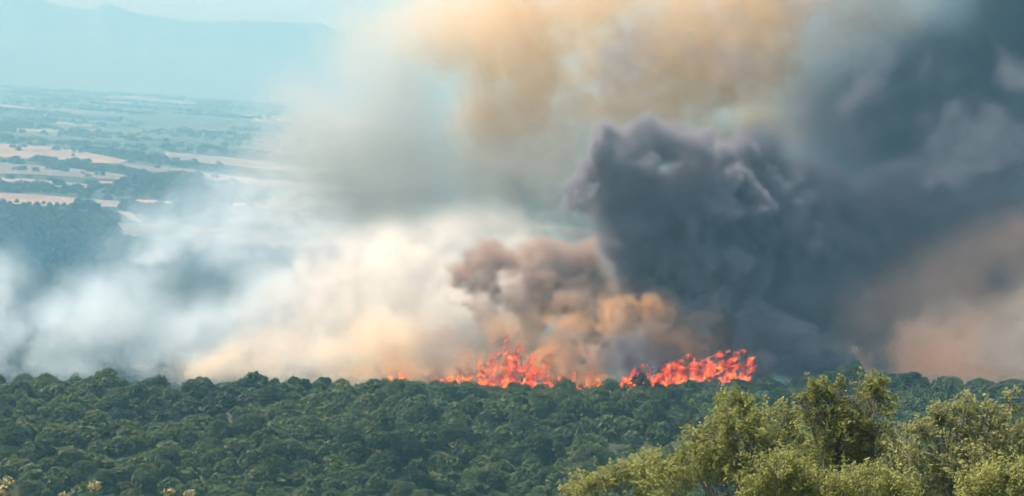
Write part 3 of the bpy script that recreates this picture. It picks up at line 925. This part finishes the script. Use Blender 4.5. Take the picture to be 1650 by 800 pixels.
# --- thick black column over the right of the fire line
def dark_smoke():
    S = grid_for(880, 1800, 60, 640, 452, 570, .8)
    rng = np.random.RandomState(77)
    # soft body of the column
    blobs(S, [(1130, 330, 505, 90, 90, 16), (1220, 330, 510, 110, 100, 18), (1240, 430, 508, 110, 100, 18), (1330, 320, 516, 100, 95, 20), (1340, 440, 512, 100, 90, 18), (1430, 300, 524, 70, 70, 18), (1430, 410, 516, 110, 80, 18),
              (1530, 390, 522, 100, 70, 18), (1620, 370, 526, 100, 60, 18), (1730, 370, 530, 110, 80, 18), (1480, 290, 526, 60, 40, 16, .8), (1250, 525, 496, 90, 70, 15), (1330, 515, 500, 80, 60, 15), (1180, 520, 494, 60, 60, 14),
              (1260, 590, 486, 80, 26, 10, .9), (1440, 480, 512, 80, 50, 16), (1390, 530, 505, 60, 40, 14, .8), (1560, 440, 520, 90, 40, 16, .8), (1440, 560, 505, 80, 50, 14, .45), (1540, 510, 512, 100, 60, 14, .45), (1640, 460, 518, 110, 60, 14, .5), (1400, 590, 500, 60, 30, 12, .5), (1090, 420, 500, 70, 80, 14), (1210, 240, 512, 70, 50, 16, .7)], val=1.5)
    n = S.warp(S.fbm(24, 6, 13, .62), 6, 14, 17)
    body = np.clip(np.clip(S.d, 0, 1.5) + .36 * n - .36, 0, 1.2) ** 1.8
    smoke_object('smoke', 'thick blue black smoke column leaning over the ridge', S, smoke_mat('black_smoke', (.29, .30, .345), mult=.24), body)
    # crisp boiling front on the left, and the small puffs among the flames
    S = grid_for(880, 1500, 150, 640, 455, 535, .65)
    for px, py, Y, r, lv in [(1005, 268, 486, 60, 3), (955, 302, 484, 42, 3), (985, 236, 486, 40, 3), (1030, 226, 487, 42, 3), (1070, 232, 488, 44, 3), (1120, 240, 496, 38, 2), (985, 345, 486, 42, 3), (1012, 400, 490, 46, 3), (1050, 400, 498, 50, 2), (1060, 470, 492, 44, 2), (1105, 505, 484, 30, 2), (926, 318, 486, 32, 3), (1050, 330, 494, 80, 3),
                         (1120, 330, 498, 90, 3), (1110, 410, 494, 70, 3), (1030, 440, 494, 36, 2), (1180, 280, 506, 60, 2), (1170, 420, 496, 70, 2), (1150, 490, 490, 50, 2), (1215, 530, 484, 50, 2), (1220, 590, 476, 36, 2), (1270, 560, 482, 56, 2), (1320, 575, 484, 40, 2), (1358, 582, 484, 28, 2), (1200, 350, 500, 60, 3), (1260, 300, 506, 50, 2), (1300, 390, 504, 60, 3), (1210, 455, 496, 56, 3), (1290, 470, 498, 56, 3), (1360, 470, 502, 50, 2),
                         (1010, 560, 466, 32, 2), (1050, 548, 468, 30, 2), (975, 578, 465, 22, 2), (1075, 575, 468, 24, 2), (1030, 588, 465, 26, 2)]:
        S.cauliflower(W(px, py, Y), r * Y / F_PX * .86, rng, lv, 1.0)
    d = S.warp(S.d, 1.5, 7, 5) * np.clip(.85 + .35 * S.fbm(8, 4, 15, .55), .45, 2)
    smoke_object('smoke', 'dark brown black smoke boiling in crisp lobes above the red flames', S, smoke_mat('sooty_smoke', (.405, .395, .43), mult=.42), d)

# --- thinner grey blue smoke behind the black column, plus unseen shading smoke overhead
def grey_smoke():
    S = grid_for(860, 1850, -480, 420, 545, 690, 1.6)
    blobs(S, [(1370, 200, 585, 90, 90, 24), (1430, 140, 592, 130, 100, 26), (1560, 170, 592, 140, 120, 26), (1600, 50, 600, 130, 110, 26), (1420, 20, 605, 120, 70, 22, .35), (1700, 200, 592, 120, 160, 24),
              (1370, 60, 605, 80, 60, 20, .3), (1540, -80, 600, 190, 90, 26), (1330, 300, 580, 70, 90, 24), (1700, 20, 600, 120, 160, 26), (1500, 290, 580, 110, 70, 22), (1640, 300, 580, 110, 80, 22), (1470, 220, 582, 80, 70, 22, 1.1), (1500, 120, 585, 70, 90, 22, .6), (1290, 150, 595, 50, 90, 18, .35),
              (1120, -260, 580, 130, 110, 24, 1.8), (1300, -240, 585, 160, 120, 24, 1.8), (1500, -250, 595, 170, 120, 26, 1.8), (1230, -370, 590, 170, 90, 24, 1.8), (1010, -330, 578, 120, 100, 24, 1.8), (1120, -390, 580, 160, 80, 24, 1.8), (1260, -360, 630, 170, 110, 24, 1.8), (1420, -300, 636, 170, 110, 24, 1.8)])  # unseen dense smoke above the frame, added to keep sun off the column
    n = S.warp(S.fbm(38, 5, 31, .55), 8, 30, 40)
    d = np.clip(S.d, 0, 1.9) * np.clip(.9 + .3 * n, 0.3, 2)
    smoke_object('smoke', 'softer grey blue smoke spreading behind the black column, with unseen shading smoke added overhead', S, smoke_mat('grey_smoke', (.24, .30, .35), mult=.085), d)

# --- tan sunlit smoke rolling across the sky
def tan_smoke():
    S = grid_for(520, 1500, -190, 370, 585, 720, 1.15)
    blobs(S, [(1000, 80, 650, 140, 100, 30), (1150, 90, 650, 110, 100, 30), (1215, 60, 650, 70, 100, 28), (830, 140, 650, 90, 100, 26, 1.0), (800, 200, 650, 70, 60, 20, 1.0), (760, 60, 655, 110, 70, 26, .8), (880, 50, 655, 120, 80, 28, .9), (1080, 190, 640, 110, 50, 22, .9), (1230, 200, 640, 90, 50, 20, 1.0), (1310, 190, 640, 50, 60, 18, .8), (1165, 200, 640, 80, 55, 22, 1.4), (1050, 170, 640, 110, 60, 22, 1.2), (1260, 150, 640, 70, 70, 22, 1.2), (1195, 190, 615, 60, 32, 12, 1.3),
              (1180, 150, 640, 90, 60, 26), (690, 40, 655, 80, 50, 20, .4), (1270, 70, 655, 60, 110, 24, .8), (1340, 50, 660, 70, 80, 22, .7), (1430, 40, 660, 70, 60, 20, .5), (950, -60, 660, 260, 80, 36), (1180, -60, 660, 160, 90, 36), (930, 190, 650, 100, 60, 24, .8), (860, 250, 650, 80, 50, 18, .8), (930, 300, 640, 60, 60, 18, .7), (820, 290, 645, 70, 50, 18, .5), (600, 60, 655, 90, 60, 18, .25)])
    n = S.warp(S.fbm(19, 6, 51, .68), 8, 15, 60)
    d = np.clip(np.clip(S.d, 0, 1.3) * np.clip(.74 + .72 * n, 0.13, 2.4), 0, None)
    smoke_object('smoke', 'tan and ochre smoke rolling across the sky above the fire', S, smoke_mat('tan_smoke', (.985, .825, .58), aniso=.3, mult=.07), d)

# --- thin grey veil over the plain
def veil_smoke():
    S = grid_for(320, 1060, -60, 520, 565, 700, 1.6)
    blobs(S, [(560, 220, 620, 100, 110, 26, 1.05), (680, 250, 625, 120, 120, 28, .8), (800, 310, 625, 110, 80, 30), (640, 340, 620, 130, 80, 28, .8), (490, 310, 620, 100, 80, 22, .8), (880, 320, 620, 70, 70, 25, .9), (500, 180, 630, 90, 70, 20, .7), (620, 120, 630, 110, 70, 22, 1.0), (690, 50, 632, 90, 60, 20, .7), (450, 250, 625, 80, 70, 20, .5),
              (900, 380, 620, 80, 60, 25, 1.2), (860, 250, 625, 90, 80, 28, .9), (960, 300, 625, 70, 110, 25, 1.0), (960, 440, 600, 80, 60, 22, .9)])
    n = S.warp(S.fbm(24, 6, 71, .62), 11, 22, 80)
    d = np.clip(S.d, 0, 1.2) * np.clip(.62 + .6 * n, 0.0, 2)
    smoke_object('smoke', 'thin grey veil of smoke drifting over the plain', S, smoke_mat('veil_smoke', (.72, .74, .70), aniso=.2, mult=.05), d)

# --- white bank over the burnt slope
def white_smoke():
    S = grid_for(380, 1120, 300, 650, 468, 600, 1.05)
    blobs(S, [(470, 510, 530, 90, 70, 24, 1.0),
              (560, 450, 540, 110, 80, 26, 1.2), (640, 420, 545, 90, 60, 24, 1.2), (700, 390, 550, 70, 40, 20, .9), (780, 360, 560, 90, 34, 18, .8), (600, 540, 515, 120, 70, 22, 1.2), (500, 570, 508, 120, 40, 18, 1.2), (690, 500, 530, 80, 80, 24, 1.1), (760, 490, 535, 60, 80, 20, 1.1),
              (800, 470, 545, 90, 70, 20, 1.1), (900, 500, 545, 90, 80, 20, .9), (1000, 540, 545, 80, 70, 20, .8), (850, 400, 550, 70, 40, 18, .8)])
    n = S.warp(S.fbm(15, 6, 91, .66), 7, 12, 100)
    d = np.clip(S.d, 0, 1.6) * np.clip(.54 + .64 * n, 0.07, 2.4)
    smoke_object('smoke', 'bright bank of cream white smoke behind the brown puffs', S, smoke_mat('white_smoke', (.985, .96, .90), aniso=.3, mult=.075), d)

# --- bluish white smoke over the left of the ridge
def pale_smoke():
    S = grid_for(-160, 640, 280, 650, 468, 610, 1.05)
    blobs(S, [(-5, 445, 540, 50, 55, 20, 1.0), (60, 540, 520, 110, 60, 20, 1.1), (150, 500, 530, 90, 60, 20, 1.1), (230, 430, 545, 80, 60, 20, .8), (340, 390, 555, 140, 60, 22, .8), (270, 350, 560, 100, 40, 18, .35), (430, 340, 565, 120, 60, 20, .8), (380, 300, 565, 90, 40, 18, .35), (300, 530, 520, 130, 70, 22, 1.1), (420, 480, 530, 100, 80, 22, .9),
              (330, 590, 502, 160, 26, 15, 1.0), (120, 595, 500, 180, 22, 13, .8), (-80, 520, 530, 80, 90, 24, 1.0), (520, 390, 560, 90, 50, 20, .5)])
    n = S.warp(S.fbm(16, 6, 92, .66), 7, 12, 101)
    d = np.clip(S.d, 0, 1.6) * np.clip(.54 + .56 * n, 0.03, 2.2)
    smoke_object('smoke', 'bluish white smoke drifting low over the wood and ridge', S, smoke_mat('pale_smoke', (.74, .91, .98), absorb=(.45, .3, 0), aniso=.25, mult=.055), d)

# --- thin blue smoke hanging in front of the dark wood
def blue_smoke():
    S = grid_for(-200, 760, 230, 660, 620, 760, 2.4)
    blobs(S, [(40, 420, 690, 200, 110, 34, 1), (260, 400, 690, 200, 90, 34, 1), (460, 380, 690, 180, 110, 34, 1), (620, 330, 690, 140, 110, 30, .9), (200, 540, 680, 300, 70, 30, 1), (-100, 480, 690, 120, 130, 30, 1)])
    n = S.fbm(40, 4, 211, .5)
    d = np.clip(S.d, 0, 1.1) * np.clip(.8 + .3 * n, .1, 2)
    smoke_object('smoke', 'thin blue smoke hanging in front of the dark wood', S, smoke_mat('blue_smoke', (.16, .50, 1.0), absorb=(1, 1, 1), mult=.0028), d)

# --- brown smoke straight above the flames
def brown_smoke():
    S = grid_for(600, 1180, 350, 650, 455, 540, .8)
    rng = np.random.RandomState(88)
    for px, py, Y, r, v in [(770, 420, 490, 30, 1), (800, 410, 492, 34, 1), (745, 440, 490, 24, 1), (780, 470, 488, 36, 1), (770, 510, 482, 36, 1), (790, 545, 478, 38, 1), (760, 560, 478, 30, .9), (660, 492, 484, 18, .7), (655, 560, 480, 34, .4), (700, 560, 478, 40, .5),
                            (850, 430, 500, 44, .4), (900, 440, 500, 50, .5), (950, 440, 502, 56, .7), (870, 490, 494, 50, .8), (940, 500, 494, 54, .6), (1010, 480, 494, 56, .7), (1060, 520, 488, 46, .8), (850, 550, 482, 44, .7), (910, 560, 480, 44, .6), (740, 590, 474, 36, .6), (820, 590, 474, 34, .7), (1110, 540, 486, 50, .45),
                            (980, 410, 500, 40, .6), (1000, 540, 486, 40, .6), (900, 600, 476, 40, .6), (960, 600, 476, 36, .7), (1080, 580, 482, 40, .8), (1150, 580, 484, 40, .9), (700, 600, 476, 30, .5), (640, 600, 476, 30, .4)]:
        S.cauliflower(W(px, py, Y), r * Y / F_PX * .85, rng, 3 if r > 30 else 2, v)
    n = S.fbm(14, 5, 111, .6)
    d = S.warp(S.d, 2.6, 9, 120) * np.clip(.75 + .6 * n, .22, 2.2)
    smoke_object('smoke', 'brown and orange smoke puffs boiling up from the flames', S, smoke_mat('brown_smoke', (.58, .45, .37), mult=.5), d)

# --- low orange-coloured smoke at the far right of the ridge
def amber_smoke():
    S = grid_for(1300, 1900, 330, 680, 560, 740, 1.6)
    blobs(S, [(1430, 560, 640, 70, 50, 22), (1520, 550, 645, 110, 60, 26), (1620, 535, 650, 110, 70, 28, .7), (1650, 450, 655, 60, 70, 24, .3), (1560, 600, 640, 160, 40, 24, .9), (1760, 500, 650, 110, 130, 28, .8), (1400, 600, 640, 60, 40, 20, .8)])
    n = S.warp(S.fbm(26, 5, 131, .55), 7, 20, 140)
    d = np.clip(S.d, 0, 1.3) * np.clip(.7 + .5 * n, .05, 2)
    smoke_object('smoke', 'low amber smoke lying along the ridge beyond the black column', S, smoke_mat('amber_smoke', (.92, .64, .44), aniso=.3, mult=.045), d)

# --- dusky brown smoke where the black column thins out
def dusky_smoke():
    S = grid_for(1290, 1900, 300, 660, 464, 506, 1.2)
    blobs(S, [(1420, 510, 485, 90, 60, 9, 1), (1520, 470, 485, 110, 70, 9, 1), (1630, 430, 485, 110, 80, 9, 1.1), (1480, 550, 485, 100, 50, 8, .7), (1600, 520, 485, 110, 60, 8, .75), (1740, 420, 485, 110, 110, 9, 1.1), (1390, 560, 483, 60, 40, 8, .9), (1560, 580, 484, 120, 30, 8, .45)])
    n = S.warp(S.fbm(16, 5, 191, .58), 5, 12, 200)
    d = np.clip(S.d, 0, 1.5) * np.clip(.75 + .45 * n, .05, 2)
    smoke_object('smoke', 'dusky brown smoke fringing the lower edge of the black column', S, smoke_mat('dusky_smoke', (.52, .385, .32), mult=.05), d)

# --- warm cream smoke hugging the ridge to the left of the flames
def cream_smoke():
    S = grid_for(220, 760, 480, 650, 470, 530, 1.0)
    blobs(S, [(350, 580, 490, 70, 34, 10, .9), (430, 570, 492, 80, 40, 12, 1), (520, 570, 492, 80, 44, 12, .9), (600, 560, 490, 70, 50, 12, 1), (670, 560, 488, 60, 50, 12, 1), (300, 600, 488, 90, 18, 9, .7), (480, 605, 486, 200, 18, 9, .8), (560, 520, 498, 60, 36, 12, .6)])
    n = S.warp(S.fbm(15, 5, 151, .55), 4, 12, 160)
    d = np.clip(S.d, 0, 1.4) * np.clip(.5 + .65 * n, 0, 2)
    smoke_object('smoke', 'warm cream orange smoke hugging the ridge beside the flames', S, smoke_mat('cream_smoke', (.975, .84, .66), aniso=.3, mult=.085), d)

# --- smoke in among the flames, the fire's orange glow put into its colour
def glow_tinted_smoke():
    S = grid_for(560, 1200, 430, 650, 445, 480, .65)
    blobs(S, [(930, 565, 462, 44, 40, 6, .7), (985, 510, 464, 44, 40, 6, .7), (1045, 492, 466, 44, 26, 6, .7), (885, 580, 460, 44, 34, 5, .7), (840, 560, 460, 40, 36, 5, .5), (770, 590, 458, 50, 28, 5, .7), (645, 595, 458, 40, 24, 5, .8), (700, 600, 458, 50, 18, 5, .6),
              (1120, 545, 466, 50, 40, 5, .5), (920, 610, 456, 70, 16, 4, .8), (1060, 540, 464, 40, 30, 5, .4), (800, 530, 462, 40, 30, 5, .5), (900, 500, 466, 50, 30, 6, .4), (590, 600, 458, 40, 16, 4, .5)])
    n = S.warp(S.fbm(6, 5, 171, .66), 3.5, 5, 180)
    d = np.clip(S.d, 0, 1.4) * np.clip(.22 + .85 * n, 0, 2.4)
    smoke_object('smoke', 'orange smoke curling among the flames, fire glow put into its colour', S, smoke_mat('glow_tinted_smoke', (.995, .62, .29), aniso=.2, mult=.27), d)

dusky_smoke(); glow_tinted_smoke(); cream_smoke(); dark_smoke(); grey_smoke(); tan_smoke(); veil_smoke(); white_smoke(); pale_smoke(); blue_smoke(); brown_smoke(); amber_smoke()

# ------------------------------------------------------------------ haze: the summer air over the whole country
def haze():
    v, f = box(-12000, 12000, -400, 10200, PLAIN_Z - 40, 700)
    m, N, L = new_mat('pale_haze')
    for n in list(N):
        if n.type != 'OUTPUT_MATERIAL':
            N.remove(n)
    pv = N.new('ShaderNodeVolumePrincipled')
    pv.inputs['Color'].default_value = (.29, .66, .84, 1)
    pv.inputs['Absorption Color'].default_value = (.5, .31, 0, 1)
    pv.inputs['Density'].default_value = 2.5e-4
    pv.inputs['Density Attribute'].default_value = ''
    L.new(pv.outputs[0], N['Material Output'].inputs['Volume'])
    o = link(bpy.data.objects.new('haze', np_mesh('haze', v, f, m)))
    tag(o, 'pale blue summer haze lying over plain and forest', 'haze', kind='stuff')
haze()
print('done', round(time.time() - T0, 1))
